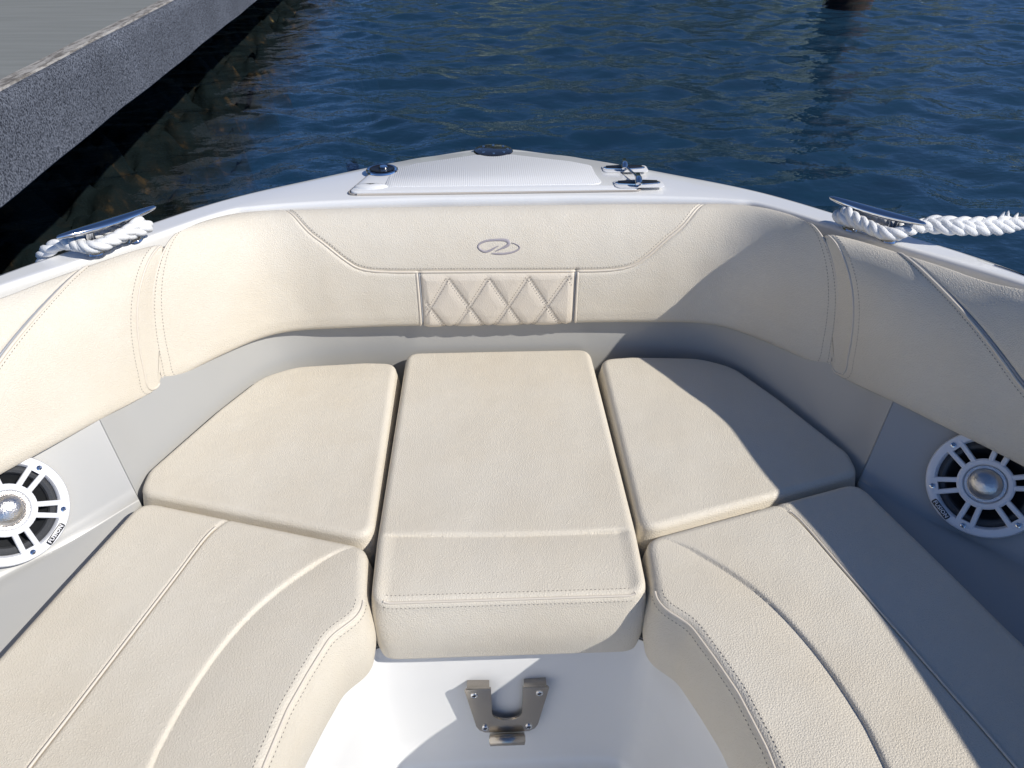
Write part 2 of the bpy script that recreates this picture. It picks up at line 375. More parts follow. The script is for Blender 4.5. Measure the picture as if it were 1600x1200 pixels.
# ------------------------------------------------------------------ dock and piling
dock = empty('dock', (-2.9, 5, WATER))
tag(dock, 'grey floating dock with speckled carpet side and peeling pale edge', 'dock')
def dock_x(y): return -2.405 - .066 * (y - 4.05)
dy = np.linspace(0.0, 26, 90); dx = dock_x(dy); D0 = np.array([-2.9, 5, WATER])
wob = .006 * np.sin(dy * 2.1) + .004 * np.sin(dy * 5.3 + 1)
def dsheet(name, prof, mat):
    P = np.stack([np.stack([dx + wob * w + ox, dy, np.full_like(dy, z)], 1) for ox, z, w in prof], 1) - D0
    return sharp(grid(name, P, mat, dock, flip=True), 40)
dsheet('carpet_side', [(-.042, .091, 1), (-.010, .089, 1), (0, .077, 1), (.004, -.02, 1), (0, -.18, 1), (.003, -.340, 1), (-.010, -.352, 1), (-.2, -.355, 0)], carpet_mat())
dsheet('edge_strip', [(-.140, .090, 1), (-.136, .099, 1), (-.042, .103, 1), (-.038, .089, 1)], strip_mat())
dsheet('deck_top', [(-4.5, .096, 0), (-.140, .096, 1), (-.136, .083, 1)], plank_mat())
dsheet('underside', [(-.2, -.356, 0), (-4.5, -.356, 0)], M_dark)  # shade below the dock is put into this black
dsheet('dark_sheet', [(-1.9, -.35, 0), (-1.95, -1.3, 0)], M_dark)  # black sheet added to stand for the darkness under the dock
pile = empty('piling', (6.55, 14.75, WATER)); tag(pile, 'dark piling with rusty foot standing in the water', 'piling')
prof = [(.42, -.25), (.42, -.1), (.425, .0), (.41, .35), (.40, .36)]
lathe('rusty_foot', prof[:4] + [(.40, .36)], ramp_noise_mat('rust', [(.35, (.012, .006, .005)), (.7, (.09, .03, .018))], 5), pile, 28)
lathe('shaft', [(.40, .30), (.39, 4.1), (.37, 4.14), (.0, 4.15)], simple('tarred_wood', (.010, .010, .010), .8), pile, 28)

# ------------------------------------------------------------------ boat shell
boat = empty('motorboat', (0, 1.2, WATER))
tag(boat, 'white open-bow motorboat with grey liner and beige upholstered bow seats', 'boat')
OB = np.array([0, 1.2, WATER])
def bgrid(name, P, mat, **k): return grid(name, P - OB, mat, boat, **k)
def mirror_path(pts): 
    p = np.asarray(pts, float); q = p[::-1].copy(); q[:, 0] *= -1
    return np.vstack([q, p[1:]])      # from port aft round the bow to starboard aft; first control point lies on the centre line
DZ = 0.364
def sheer(y): 
    t = np.clip((1.17 - np.asarray(y)) / .5, 0, 1); return .070 * t * t * (3 - 2 * t)
inner = [(0, 1.728), (.09, 1.728), (.20, 1.727), (.41, 1.712), (.555, 1.688), (.629, 1.648), (.785, 1.459), (.957, 1.263), (1.037, 1.138), (1.107, .965), (1.163, .70), (1.195, .2), (1.20, -.6)]
outer = [(0, 2.122), (.06, 2.112), (.135, 2.076), (.275, 2.002), (.45, 1.885), (.644, 1.745), (.796, 1.565), (.984, 1.326), (1.08, 1.12), (1.16, .915), (1.222, .66), (1.26, .2), (1.27, -.6)]
I_ = catmull(mirror_path(inner), 241); O_ = catmull(mirror_path(outer), 241)
def deck_section():
    d = O_ - I_; L = np.linalg.norm(d, axis=1)[:, None]; e = d / L
    rows = []
    def row(off_in=None, off_out=None, z=0): rows.append(np.c_[(I_ + e * off_in) if off_in is not None else (O_ + e * off_out), z + sheer(I_[:, 1])])
    row(off_in=.006, z=DZ - .12); row(off_in=.001, z=DZ - .03); row(off_in=.0, z=DZ - .014)
    for a in (20, 45, 70): row(off_in=.010 * (1 - math.cos(R(a))), z=DZ - .010 + .010 * math.sin(R(a)))
    row(off_in=.012, z=DZ)
    for t in (.25, .5, .75):
        rows.append(np.c_[I_ + d * t, DZ + sheer(I_[:, 1]) + .05 * np.clip(L[:, 0] - .1, 0, 1) * t * (1 - t)])
    row(off_out=-.020, z=DZ)
    for a in (70, 45, 20): row(off_out=-.018 * (1 - math.cos(R(a))), z=DZ - .018 + .018 * math.sin(R(a)))
    row(off_out=0.001, z=DZ - .030)
    return np.stack(rows, 1)
bgrid('deck', deck_section(), M_white)
def path3(P2, z): return np.c_[P2, np.full(len(P2), z)]
tube('rub_rail', path3(resample(O_ + (O_ - I_) / np.linalg.norm(O_ - I_, axis=1)[:, None] * .010, 400), DZ - .042) + np.c_[np.zeros((400, 2)), sheer(resample(O_, 400)[:, 1])] - OB, .014, simple('rub_rail_vinyl', (.55, .56, .58), .25), boat, 10)
hs = []
for z, k, sh in ((DZ - .03, 1.0, 0), (DZ - .2, .97, .02), (DZ - .5, .90, .06), (-.45, .80, .12), (WATER - .1, .70, .2), (WATER - .5, .45, .4)):
    hs.append(np.c_[O_[:, 0] * k, O_[:, 1] - sh * np.clip((O_[:, 1]) / 2, 0, 1), z + sheer(O_[:, 1]) * (z > .3)])
bgrid('hull', np.stack(hs, 1), M_hull)
# grey liner: front and quarter walls, then speaker panels
wlo = [(0, 1.645), (.2, 1.644), (.36, 1.640), (.48, 1.622), (.56, 1.572), (.625, 1.46), (.70, 1.26), (.728, 1.145)]
whi = [(0, 1.668), (.2, 1.667), (.38, 1.664), (.51, 1.648), (.60, 1.605), (.705, 1.485), (.795, 1.325), (.818, 1.243)]
A = catmull(mirror_path(wlo), 201); Bq = catmull(mirror_path(whi), 201)
bgrid('liner_wall', np.stack([np.c_[A + (Bq - A) * max(0, (z + .035) / .255), np.full(201, z)] for z in (-.2, -.1, -.04, -.03, 0, .05, .1, .16, .22)], 1), M_grey)
PN = np.array([.735, .678])
crease = [(.726, 1.140), (.81, 1.030), (.912, .925), (1.0, .79), (1.06, .62), (1.09, .35), (1.1, -.6)]
seat_out = [(.722, 1.135), (.745, 1.02), (.765, .925), (.80, .79), (.84, .62), (.87, .35), (.88, -.6)]
SPK = np.array([.888, 1.018, .064])
for s in (1, -1):
    nc = 330
    c = catmull(crease, nc); o = catmull(seat_out, nc)
    t_ = np.gradient(c, axis=0); t_ /= np.linalg.norm(t_, axis=1)[:, None]
    out = np.stack([-t_[:, 1], t_[:, 0]], 1); out *= np.sign(out[:, :1])
    w_ = np.clip(1 - np.arange(nc) / 40., 0, 1)[:, None]; out = out * (1 - w_) + np.array([.667, .746]) * w_; out /= np.linalg.norm(out, axis=1)[:, None]
    F_ = lambda z: np.full(nc, z)
    rows = [np.c_[o, F_(-.2)], np.c_[o, F_(-.040)], np.c_[o * .97 + c * .03, F_(-.034)], np.c_[o * .06 + c * .94, F_(-.032)], np.c_[c + out * .001, F_(-.028)], np.c_[c + out * .006, F_(-.018)]]
    for t in np.linspace(.08, 1, 34): rows.append(np.c_[c + out * .142 * t, F_(-.03 + .245 * t)])
    P = np.stack(rows, 1)
    if s < 0: P[:, :, 0] *= -1
    fc = grid_faces(*P.shape[:2]); V = P.reshape(-1, 3); Q = np.linalg.norm(V - SPK * [s, 1, 1], axis=1)
    fc = [q[::-1] if s < 0 else q for q in fc if max(Q[list(q)]) > .090]       # opening behind the loudspeaker
    mesh('speaker_panel', V - OB, fc, M_grey, boat)
# white foot-well riser and the base the cushions lie on
ris = [(0, .882), (.10, .882), (.19, .880), (.245, .866), (.275, .825), (.305, .745), (.335, .655), (.356, .55), (.366, .35), (.37, -.6)]
Rp = catmull(mirror_path(ris), 161)
rr = []
for z, off in ((-.158, -.004), (-.168, .0), (-.3, .004), (-.45, .010), (-.52, .016), (-.545, .03), (-.552, .06)):
    dn = np.gradient(Rp, axis=0); dn /= np.linalg.norm(dn, axis=1)[:, None]
    rr.append(np.c_[Rp + np.stack([dn[:, 1], -dn[:, 0]], 1) * off, np.full(len(Rp), z)])
bgrid('footwell_riser', np.stack(rr, 1), M_white)
so = np.vstack([np.array(seat_out[::-1]) * [-1, 1], A[1:-1], np.array(seat_out)])
n_ = 200; Sa = resample(so, n_); Sb = resample(Rp, n_)
bgrid('seat_base', np.stack([np.c_[Sb, np.full(n_, -.159)], np.c_[Sa, np.full(n_, -.162)]], 1), M_grey)
mesh('cockpit_sole', np.array([(-.5, -.6, -.553), (.5, -.6, -.553), (.5, .95, -.553), (-.5, .95, -.553)]) - OB, [(0, 1, 2, 3)], M_white, boat)

# locker lid with latch, pull and hinges
lid = empty('locker_lid', np.array([0, 1.87, DZ]) - OB, boat); OL = np.array([0, 1.87, DZ])
lo = [(-.352, 1.752), (-.300, 1.940), (-.205, 2.006), (-.06, 2.056), (.06, 2.056), (.205, 2.006), (.300, 1.940), (.352, 1.752)]
lp = fillet(lo, [.02, .03, .2, .2, .2, .2, .03, .02], 8)
prism('panel', lp - OL[:2], .001, .0095, M_white, lid, .004)
ip = fillet([(-.268, 1.782), (-.262, 1.86), (-.235, 1.925), (-.20, 1.955), (-.05, 2.018), (.05, 2.018), (.20, 1.955), (.25, 1.92), (.252, 1.85), (.262, 1.782)], .02, 6)
prism('nonskid_pad', ip - OL[:2], .009, .0112, M_skid, lid, .001)
tube('lid_groove_line', np.c_[np.vstack([lp, lp[:1]]) - OL[:2] + (np.vstack([lp, lp[:1]]) - OL[:2]) * .012, np.full(len(lp) + 1, .0025)], .0028, M_groove, lid, 6)  # brown-grey tube added to draw the dark groove around the lid
# latch: steel bezel, black dish, key barrel
lc = Vector((-.285, 1.902 - 1.87, .0105))
g = lathe('latch', [(.0, .000), (.030, .001), (.032, .004), (.037, .005), (.040, .003), (.041, .0)], M_chrome, lid, 40); g.location = lc
g = lathe('latch_dish', [(.0, .0045), (.024, .0045), (.029, .0062), (.0315, .0050)], M_dark, lid, 40); g.location = lc
g = lathe('latch_barrel', [(.0, .011), (.009, .011), (.011, .009), (.011, .004)], M_chrome, lid, 24); g.location = lc + Vector((.004, .002, 0))
# moulded finger pull
u = np.linspace(0, 2 * math.pi, 40, endpoint=False); pv = []
for k, (sc, z) in enumerate(((1, 0), (.96, .003), (.82, .006), (.55, .0078), (.2, .0085))):
    pv.append(np.c_[.040 * sc * np.cos(u) + .004 * np.sin(2 * u), .016 * sc * np.sin(u), np.full(40, z)])
o = grid('finger_pull', np.stack(pv, 1), M_white, lid, close_u=True); o.location = (-.300, 1.782 - 1.87, .009)
# two cross-shaped hinges joined by a rod
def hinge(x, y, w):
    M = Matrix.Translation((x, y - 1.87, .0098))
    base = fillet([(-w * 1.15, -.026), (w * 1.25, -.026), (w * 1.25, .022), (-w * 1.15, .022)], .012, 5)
    prism('hinge_recess', base, 0, .0018, simple('shaded_gelcoat', (.72, .72, .72), .3), lid, .0008, M)  # greyer copy of the white gelcoat, pocket shade put into its colour
    leaf = fillet([(-w, -.007), (-.01, -.013), (.01, -.013), (w, -.007), (w + .007, 0), (w, .007), (.01, .013), (-.01, .013), (-w, .007), (-w - .007, 0)], .004, 4)
    prism('hinge_leaf', leaf, .0012, .0052, M_chrome, lid, .0012, M)
    inl = fillet([(-w + .002, -.0064), (-.008, -.0118), (.008, -.0118), (w - .002, -.0064), (w - .002, .0064), (.008, .0118), (-.008, .0118), (-w + .002, .0064)], .002, 4)
    prism('hinge_inlay', inl, .005, .0072, M_dark, lid, .0004, M)
    kn = tube('hinge_knuckle', np.array([(-.004, -.030, .010), (-.003, -.026, .012), (0.002, .0, .012), (.004, .024, .012), (.005, .027, .010)]), [.006, .0085, .0085, .0085, .005], M_chrome, lid, 16); kn.matrix_local = M
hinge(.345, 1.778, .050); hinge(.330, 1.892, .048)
tube('hinge_rod', np.array([(.346, 1.800 - 1.87, .0215), (.338, 1.84 - 1.87, .0215), (.331, 1.872 - 1.87, .0215)]), .003, M_chrome, lid, 10)
# bow fitting on the stem
bf = empty('bow_fitting', np.array([0.0, 2.055, DZ]) - OB, boat)
lathe('flange', [(.062, -.012), (.060, .0), (.055, .004), (.050, .005)], M_chrome, bf, 40)
lathe('cap', [(.0535, .003), (.0535, .010), (.051, .013), (.040, .0148), (.0, .015)], simple('smoked_cap', (.015, .015, .017), .12, coat=.5), bf, 40)
for a in np.linspace(0, 2 * math.pi, 9)[:-1]:
    g = lathe('cap_bolt', [(.0, .0168), (.003, .0166), (.004, .0155), (.004, .014)], M_chrome, bf, 10); g.location = (.038 * math.cos(a), .038 * math.sin(a), 0)

# ------------------------------------------------------------------ cleats and ropes
def cleat(sx):
    c = np.array([.785 * sx, 1.472, DZ + .001]); ang = math.atan2(-.195, .165) if sx > 0 else math.atan2(.195, .165)
    E = empty('cleat', c - OB, boat); E.rotation_euler = (0, 0, ang)
    t = np.linspace(-1, 1, 49); u = np.linspace(0, 2 * math.pi, 20, endpoint=False)
    w = .0030 + .0112 * np.clip(1 - t ** 2, 0, 1) ** .8; h = .0025 + .0062 * np.clip(1 - t ** 2, 0, 1) ** .6
    w[[0, -1]] *= .2; h[[0, -1]] *= .2
    zc = .050 + .004 * t ** 2
    P = np.stack([np.stack([np.full(20, .104 * tt), ww * np.cos(u), zz + hh * np.sin(u)], 1) for tt, ww, hh, zz in zip(t, w, h, zc)], 0)
    grid('horn', P, M_chrome, E, close_v=True)
    for q in (-.042, .042):
        g = lathe('cleat_leg', [(.016, .0), (.015, .003), (.0095, .008), (.008, .02), (.0085, .04), (.011, .052)], M_chrome, E, 20); g.location = (q, 0, 0)
        g = lathe('cleat_bolt', [(.0, .0015), (.0035, .001), (.004, 0)], M_chrome, E, 12); g.location = (q * 1.35, .0, .001)
    return c, ang
def rope_geo(P, r, pitch=.05, taper=None, strands=3, seg=9, phase=0):
    P = resample(P, step=r * .33); T, Nn, Bn = frames(P); n = len(P)
    s = np.r_[0, np.cumsum(np.linalg.norm(np.diff(P, axis=0), axis=1))]
    rr_ = np.full(n, r) if taper is None else r * np.interp(s / s[-1], taper[0], taper[1])
    out = []
    for k in range(strands):
        a = 2 * math.pi * (s / pitch + k / strands) + phase
        C_ = P + (rr_ * .50)[:, None] * (np.cos(a)[:, None] * Nn + np.sin(a)[:, None] * Bn)
        out.append(tube_geo(C_, rr_ * .60, seg))
    return join(out)
cR, aR = cleat(1); cL, aL = cleat(-1)
def loc(c, a, p): 
    p = np.asarray(p, float); ca, sa = math.cos(a), math.sin(a)
    return c + np.stack([p[:, 0] * ca - p[:, 1] * sa, p[:, 0] * sa + p[:, 1] * ca, p[:, 2]], 1)
def wraps(c, a, flipx, tailpts):
    k = flipx
    P = [(k * -.030, .021, .018), (k * -.064, .010, .020), (k * -.070, -.010, .024), (k * -.050, -.022, .026), (0, -.020, .024), (k * .045, -.021, .022),
         (k * .062, -.006, .022), (k * .058, .014, .024), (k * .03, .020, .030), (k * -.02, .018, .034), (k * -.052, .004, .036), (k * -.050, -.016, .038), (k * -.01, -.026, .030), (k * .05, -.026, .024)]
    L_ = loc(c, a, P); return catmull(np.vstack([L_, np.array(tailpts)]), 420)
ropeR_tail = [(.875, 1.425, .405), (.93, 1.410, .408), (1.02, 1.412, .407), (1.12, 1.425, .412), (1.35, 1.455, .43), (2.2, 1.56, .47), (4.0, 1.78, .52)]
P = wraps(cR, aR, 1, ropeR_tail)
kcut = int(np.argmin(np.linalg.norm(P - np.array([1.02, 1.412, .407]), axis=1)))
v1 = rope_geo(P, .0125, .062, ([0, .28, .42, 1], [1, 1, .72, .72]))
sp = resample(P[250:], 3000); spl = resample(sp[(sp[:, 0] > .86) & (sp[:, 0] < 1.06)], 60)
v2 = rope_geo(spl + [0, -.003, -.006], .0125, .078, ([0, .15, .8, 1], [.6, 1, 1.05, .7]), phase=1.0)
v3 = rope_geo(spl + [0, .005, .005], .0115, -.088, ([0, .15, .85, 1], [.6, 1, 1, .6]), phase=2.2)
rope = empty('mooring_rope', cR); tag(rope, 'thick white spliced mooring rope running off over open water from cleat', 'rope', 'mooring ropes on the cleats')
v, f = join([v1]); mesh('rope_strands', v - cR, f, M_rope, rope)
v, f = join([v2, v3]); mesh('eye_splice', v - cR, f, M_rope, rope)
tl = []
for k in range(5):
    p = spl[len(spl) - 4 - k * 5] + np.array([0, .004, .012]); d = rng.normal(size=3) * .006 + [.008, 0, .008]
    tl.append(tube_geo(np.array([p, p + d * .6, p + d]), [.004, .003, .001], 6))
v, f = join(tl); tag(mesh('frayed_ends', v - cR, f, M_rope, rope), kind='stuff')
tailL = [(-.868, 1.438, .388), (-.893, 1.432, .380), (-.918, 1.438, .360), (-.940, 1.446, .30), (-.975, 1.38, .15), (-1.10, 1.15, -.02), (-1.6, .75, .0), (-2.15, .45, .115)]
P = wraps(cL, aL, -1, tailL)
v, f = rope_geo(P, .0125, .065)
rl = mesh('mooring_rope', v - cL, f, M_rope, None); rl.location = cL
tag(rl, 'white mooring rope wound on the cleat beside the dock and dropping overboard', 'rope', 'mooring ropes on the cleats')

# ------------------------------------------------------------------ cushions
def cushion(name, outline, zt, thick, r, topfn, label, N=620, K=90, group='bow seat cushions', bulge=.009, spine=None):
    P = np.asarray(outline, float)
    if 0.5 * np.sum(P[:, 0] * np.roll(P[:, 1], -1) - np.roll(P[:, 0], -1) * P[:, 1]) < 0: P = P[::-1]
    P = resample(P, N, closed=True)
    for _ in range(8): P = .5 * P + .25 * (np.roll(P, 1, 0) + np.roll(P, -1, 0))
    t = np.roll(P, -2, 0) - np.roll(P, 2, 0); t /= np.linalg.norm(t, axis=1)[:, None]; n = np.stack([-t[:, 1], t[:, 0]], 1)
    base = np.append(P.mean(0), zt - thick)
    rings = []
    for a in (0, 35, 70): rings.append((P + n * .012 * (1 - math.sin(R(a))), np.full(N, -thick + .012 * (1 - math.cos(R(a))))))
    for q in np.linspace(0, 1, 9): rings.append((P - n * bulge * math.sin(math.pi * q), np.full(N, -thick + .012 + (thick - .012 - r) * q)))
    for a in np.linspace(0, 90, 11)[1:]: rings.append((P + n * r * (1 - math.cos(R(a))), np.full(N, -r + r * math.sin(R(a)))))
    E0 = P + n * r; c = E0.mean(0)
    tgt = c if spine is None else np.stack([np.full(N, spine[0]), np.clip(E0[:, 1], spine[1], spine[2])], 1)
    for q in (np.linspace(1, .03, K)[1:] if spine is None else np.linspace(1, 0.0, K)[1:]):
        rings.append((tgt + (E0 - tgt) * q, np.full(N, .0015 * (1 - q * q) ** 2)))
    V = []
    for p, z in rings:
        k = np.clip((z + thick) / thick, 0, 1); V.append(np.c_[p, zt + z + topfn(p[:, 0], p[:, 1]) * k])
    V = np.stack(V, 0); m = len(V)
    f = grid_faces(m, N, close_v=True)
    Vf = np.vstack([V.reshape(-1, 3), [[c[0], c[1], V[-1, :, 2].mean()]]]); ci = len(Vf) - 1
    f += [tuple(range(N))[::-1]]
    if spine is None: f += [((m - 1) * N + (i + 1) % N, (m - 1) * N + i, ci) for i in range(N)]
    root = empty(name, base); tag(root, label, 'cushion', group)
    mesh('cover', Vf - base, f, M_vinyl, root)
    def edge(i0, i1, phi, lift=0.0):
        """points and normals on the rolled edge between outline points nearest i0 and i1"""
        a = int(np.argmin(np.linalg.norm(P - i0, axis=1))); b = int(np.argmin(np.linalg.norm(P - i1, axis=1)))
        idx = np.arange(a, b + 1 if b > a else b + N + 1) % N
        if len(idx) > N / 2: idx = np.arange(b, a + 1 if a > b else a + N + 1)[::-1] % N
        if phi <= 90: off = r * (1 - math.cos(R(phi))); z = -r + r * math.sin(R(phi)); nn = np.c_[-n[idx] * math.cos(R(phi)), np.full(len(idx), math.sin(R(phi)))]
        else: off = r + (phi - 90) * .001; z = 0; nn = np.c_[n[idx] * 0, np.ones(len(idx))]
        p = P[idx] + n[idx] * off
        return np.c_[p, zt + z + topfn(p[:, 0], p[:, 1])] - base + nn * lift, nn
    def top(poly, step=.004, lift=0.0):
        q = resample(poly, step=step); h = .002; z0 = topfn(q[:, 0], q[:, 1])
        gx = (topfn(q[:, 0] + h, q[:, 1]) - topfn(q[:, 0] - h, q[:, 1])) / (2 * h); gy = (topfn(q[:, 0], q[:, 1] + h) - topfn(q[:, 0], q[:, 1] - h)) / (2 * h)
        nn = np.stack([-gx, -gy, np.ones_like(gx)], 1); nn /= np.linalg.norm(nn, axis=1)[:, None]
        return np.c_[q, zt + z0 + .004] - base + nn * lift, nn
    return root, edge, top, base
def grove(d, depth, w): return -depth * np.exp(-(d / w) ** 2)

# long filler cushion in the middle
def top_c(x, y):
    d = y - .992 + .004 * np.sin(x * 9 + 1)
    z = np.where(d < 0, -.0068 * np.exp(d / .05), -.0052 * np.exp(-d / .0024))
    z = z - .010 * np.clip((.99 - y) / .14, 0, 1.3) ** 1.5
    k = np.clip((.236 - np.abs(x)) / .035, 0, 1); return z * k * k * (3 - 2 * k)
oc = fillet([(-.234, .846), (.234, .846), (.238, .99), (.233, 1.634), (-.233, 1.634), (-.238, .99)], [.034, .034, 0, .036, .036, 0], 10)
root, edge, top, base = cushion('filler_cushion', oc, 0, .168, .017, top_c, 'long rectangular beige cushion in the middle, above the white footwell', N=900, K=210)
a, b = np.array([-.215, .846]), np.array([.215, .846])
e1, n1 = edge(a, b, 45, .0006); tube('seam_welt', e1, .0022, M_pipe, root, 8)
stitching([edge(a, b, 12, .0004), edge(a, b, 84, .0004)], root)

def wedge(s):
    ol = np.array([(.246, .985), (.252, 1.585), (.33, 1.592), (.50, 1.580), (.575, 1.535), (.640, 1.40), (.722, 1.195), (.716, 1.130)]) * [s, 1]
    ol = fillet(ol, [.034, .034, .03, .12, .10, .3, .045, .036], 10)
    return cushion('wedge_cushion', ol, 0, .15, .015, lambda x, y: np.zeros_like(x),
        'beige wedge-shaped seat cushion wholly in sunlight, nearer the dock' if s < 0 else 'beige wedge-shaped seat cushion half covered by a diagonal shadow', N=560, K=80)
wedge(-1); wedge(1)

CR = catmull([(.25, .985), (.285, .968), (.330, .938), (.392, .872), (.436, .803), (.470, .716), (.491, .623), (.497, .545), (.496, .3), (.49, -.3)], 90)
PI_ = catmull([(.512, 1.075), (.522, 1.048), (.546, 1.005), (.571, .91), (.604, .785), (.638, .655), (.668, .54), (.72, .3), (.8, -.3)], 80)
def seat(s):
    def tf(x, y):
        X = np.stack([np.abs(np.atleast_1d(x)), np.atleast_1d(y)], 1)
        d, sg, tt = seg_dist(X, CR); amp = np.clip(tt / .08, .15, 1)
        inner_side = sg < 0
        z = np.where(inner_side, -.0068 * np.exp(-d / .045), -.0046 * np.exp(-d / .0022)) * amp
        d2, s2, t2 = seg_dist(X, PI_)
        z = z - .0035 * np.exp(-(d2 / .004) ** 2) - np.where(s2 > 0, 0, 0)
        return z
    ol = [(.252, .972), (.240, .835), (.250, .812), (.285, .778), (.308, .715), (.327, .655), (.342, .571), (.352, .42), (.36, .0), (.36, -.5), (.86, -.5), (.862, .35), (.835, .62), (.797, .76), (.757, .915), (.704, 1.112)]
    ol = fillet(np.array(ol) * [s, 1], [.036, .05, .05, .05, .1, .1, .1, .1, 0, .02, .02, .1, .2, .2, .2, .038], 9)
    root, edge, top, base = cushion('side_seat_cushion', ol, 0, .165, .019, tf,
        'long beige side seat cushion wholly in sunlight, on the dock side' if s < 0 else 'long beige side seat cushion with its outer strip in shadow', N=1500, K=150, spine=(.56 * s, -.3, .92))
    S2 = np.array([s, 1])
    a, b = np.array([.243, .85]) * S2, np.array([.352, .40]) * S2
    e1, n1 = edge(a, b, 40, .0006); tube('seam_welt', e1, .0022, M_pipe, root, 8)
    stitching([edge(a, b, 8, .0004), edge(a, b, 80, .0004)], root)
    p, n = top(PI_[(PI_[:, 1] < 1.030) & (PI_[:, 1] > .35)] * S2, lift=.0002); tube('piping', p, .0022, M_pipe, root, 8)
    return root
seat(-1); seat(1)

# ------------------------------------------------------------------ backrest bolsters
class Bolster:
    def __init__(self, B, T, nu, nv, end_r=(.018, .018), back=.03):
        self.nu, self.nv = nu, nv
        b = catmull(B, nu); t = catmull(T, nu)
        mid = .5 * (b + t); # equal steps along the bolster
        d = np.r_[0, np.cumsum(np.linalg.norm(np.diff(mid[:, :2], axis=0), axis=1))]
        q = np.linspace(0, d[-1], nu); b = np.stack([np.interp(q, d, b[:, k]) for k in range(3)], 1); t = np.stack([np.interp(q, d, t[:, k]) for k in range(3)], 1)
        self.a = q; P = np.zeros((nu, nv, 3)); self.len = np.zeros(nu)
        tan = np.gradient(.5 * (b + t)[:, :2], axis=0); tan /= np.linalg.norm(tan, axis=1)[:, None]
        for i in range(nu):
            h = t[i] - b[i]; H = h[2]; hv = h[:2]; Rr = np.linalg.norm(hv); e = hv / Rr
            sec = np.array([(.050, -.002), (.034, -.013), (.016, -.011), (.004, -.001), (.000, .016), (Rr * .07 - .006, .14 * H), (Rr * .18 - .012, .36 * H), (Rr * .31 - .013, .57 * H), (Rr * .47 - .009, .745 * H), (Rr * .66 - .003, .875 * H), (Rr * .86 + .002, .958 * H), (Rr + .010, .995 * H), (Rr + .028, H - .001), (Rr + back + .006, H - .018), (Rr + back + .010, H - .045), (Rr + back + .010, H - .10)])
            sc = resample(catmull(sec, 160), nv)
            self.len[i] = np.linalg.norm(np.diff(sc, axis=0), axis=1).sum()
            tg = np.gradient(sc, axis=0); tg /= np.linalg.norm(tg, axis=1)[:, None]; n2 = np.stack([tg[:, 1], -tg[:, 0]], 1)
            for dd, er in ((q[i], end_r[0]), (q[-1] - q[i], end_r[1])):        # rounded ends: the section shrinks inwards
                if er and dd < er: sc = sc + n2 * er * (1 - math.sqrt(max(0, 1 - ((er - dd) / er) ** 2)))
            P[i, :, :2] = b[i, :2] + np.outer(sc[:, 0], e); P[i, :, 2] = b[i, 2] + sc[:, 1]
        self.P = P; self.normals()
    def normals(self):
        du = np.gradient(self.P, axis=0); dv = np.gradient(self.P, axis=1)
        n = np.cross(dv, du); n /= np.linalg.norm(n, axis=2)[:, :, None] + 1e-12
        c = self.P[self.nu // 2, self.nv // 2]
        if np.dot(n[self.nu // 2, int(self.nv * .45)], np.array([0, .6, .5]) - c) < 0: n = -n
        self.N = n
    def ab(self):
        """surface coordinates in metres: along, and up the section"""
        v = np.linspace(0, 1, self.nv)
        return np.stack([np.repeat(self.a[:, None], self.nv, 1), np.outer(self.len, v)], 2)
    def at(self, a, b):
        """bilinear position and normal at along a, up b (metres)"""
        a = np.atleast_1d(a).astype(float); b = np.atleast_1d(b).astype(float)
        u = np.clip(np.interp(a, self.a, np.arange(self.nu)), 0, self.nu - 1.001); L_ = np.interp(a, self.a, self.len)
        w = np.clip(b / L_, 0, 1) * (self.nv - 1); w = np.clip(w, 0, self.nv - 1.001)
        i = u.astype(int); j = w.astype(int); fu = (u - i)[:, None]; fv = (w - j)[:, None]
        g = lambda G: (G[i, j] * (1 - fu) * (1 - fv) + G[i + 1, j] * fu * (1 - fv) + G[i, j + 1] * (1 - fu) * fv + G[i + 1, j + 1] * fu * fv)
        n = g(self.N); return g(self.P), n / np.linalg.norm(n, axis=1)[:, None]
    def groove(self, poly, depth, w):
        ab = self.ab().reshape(-1, 2); lo = poly.min(0) - 5 * w; hi = poly.max(0) + 5 * w
        m = ((ab > lo) & (ab < hi)).all(1); k = np.zeros(len(ab))
        if m.any(): d, _, _ = seg_dist(ab[m], poly); k[m] = -depth * np.exp(-(d / w) ** 2)
        self.P += self.N * k.reshape(self.nu, self.nv)[:, :, None]
    def curve(self, poly, lift=0, step=.004):
        q = resample(poly, step=step); p, n = self.at(q[:, 0], q[:, 1]); return p + n * lift, n
    def build(self, root, base, name='cover'):
        f = grid_faces(self.nu, self.nv); nv = self.nv
        f += [tuple(range(nv)), tuple((self.nu - 1) * nv + k for k in range(nv))[::-1], ]
        return mesh(name, self.P.reshape(-1, 3) - base, f, M_vinyl, root)

FB = [(0, 1.618, .085), (.12, 1.618, .085), (.25, 1.617, .085), (.38, 1.613, .085), (.485, 1.603, .086), (.560, 1.566, .089), (.640, 1.478, .094), (.732, 1.358, .100)]
FT = [(0, 1.686, .349), (.13, 1.686, .349), (.27, 1.684, .350), (.41, 1.675, .352), (.515, 1.661, .356), (.587, 1.626, .362), (.646, 1.555, .370), (.685, 1.487, .374)]
fb = Bolster(np.array([(-x, y, z) for x, y, z in FB[::-1]] + FB[1:]), np.array([(-x, y, z) for x, y, z in FT[::-1]] + FT[1:]), 620, 120)
A0 = fb.a[-1] / 2                                     # along-coordinate of the centre line
def b_of(x, z):                                       # up-coordinate of the height z on the face
    i = int(np.clip(np.interp(A0 + x, fb.a, np.arange(fb.nu)), 0, fb.nu - 1)); j = np.arange(fb.nv); s = (j > fb.nv * .08) & (j < fb.nv * .80)
    zz = fb.P[i, s, 2]; return float(np.interp(z, zz, j[s]) / (fb.nv - 1) * fb.len[i])
def fpoly(pts, n=120): return catmull([(A0 + x, b_of(x, z)) for x, z in pts], n)
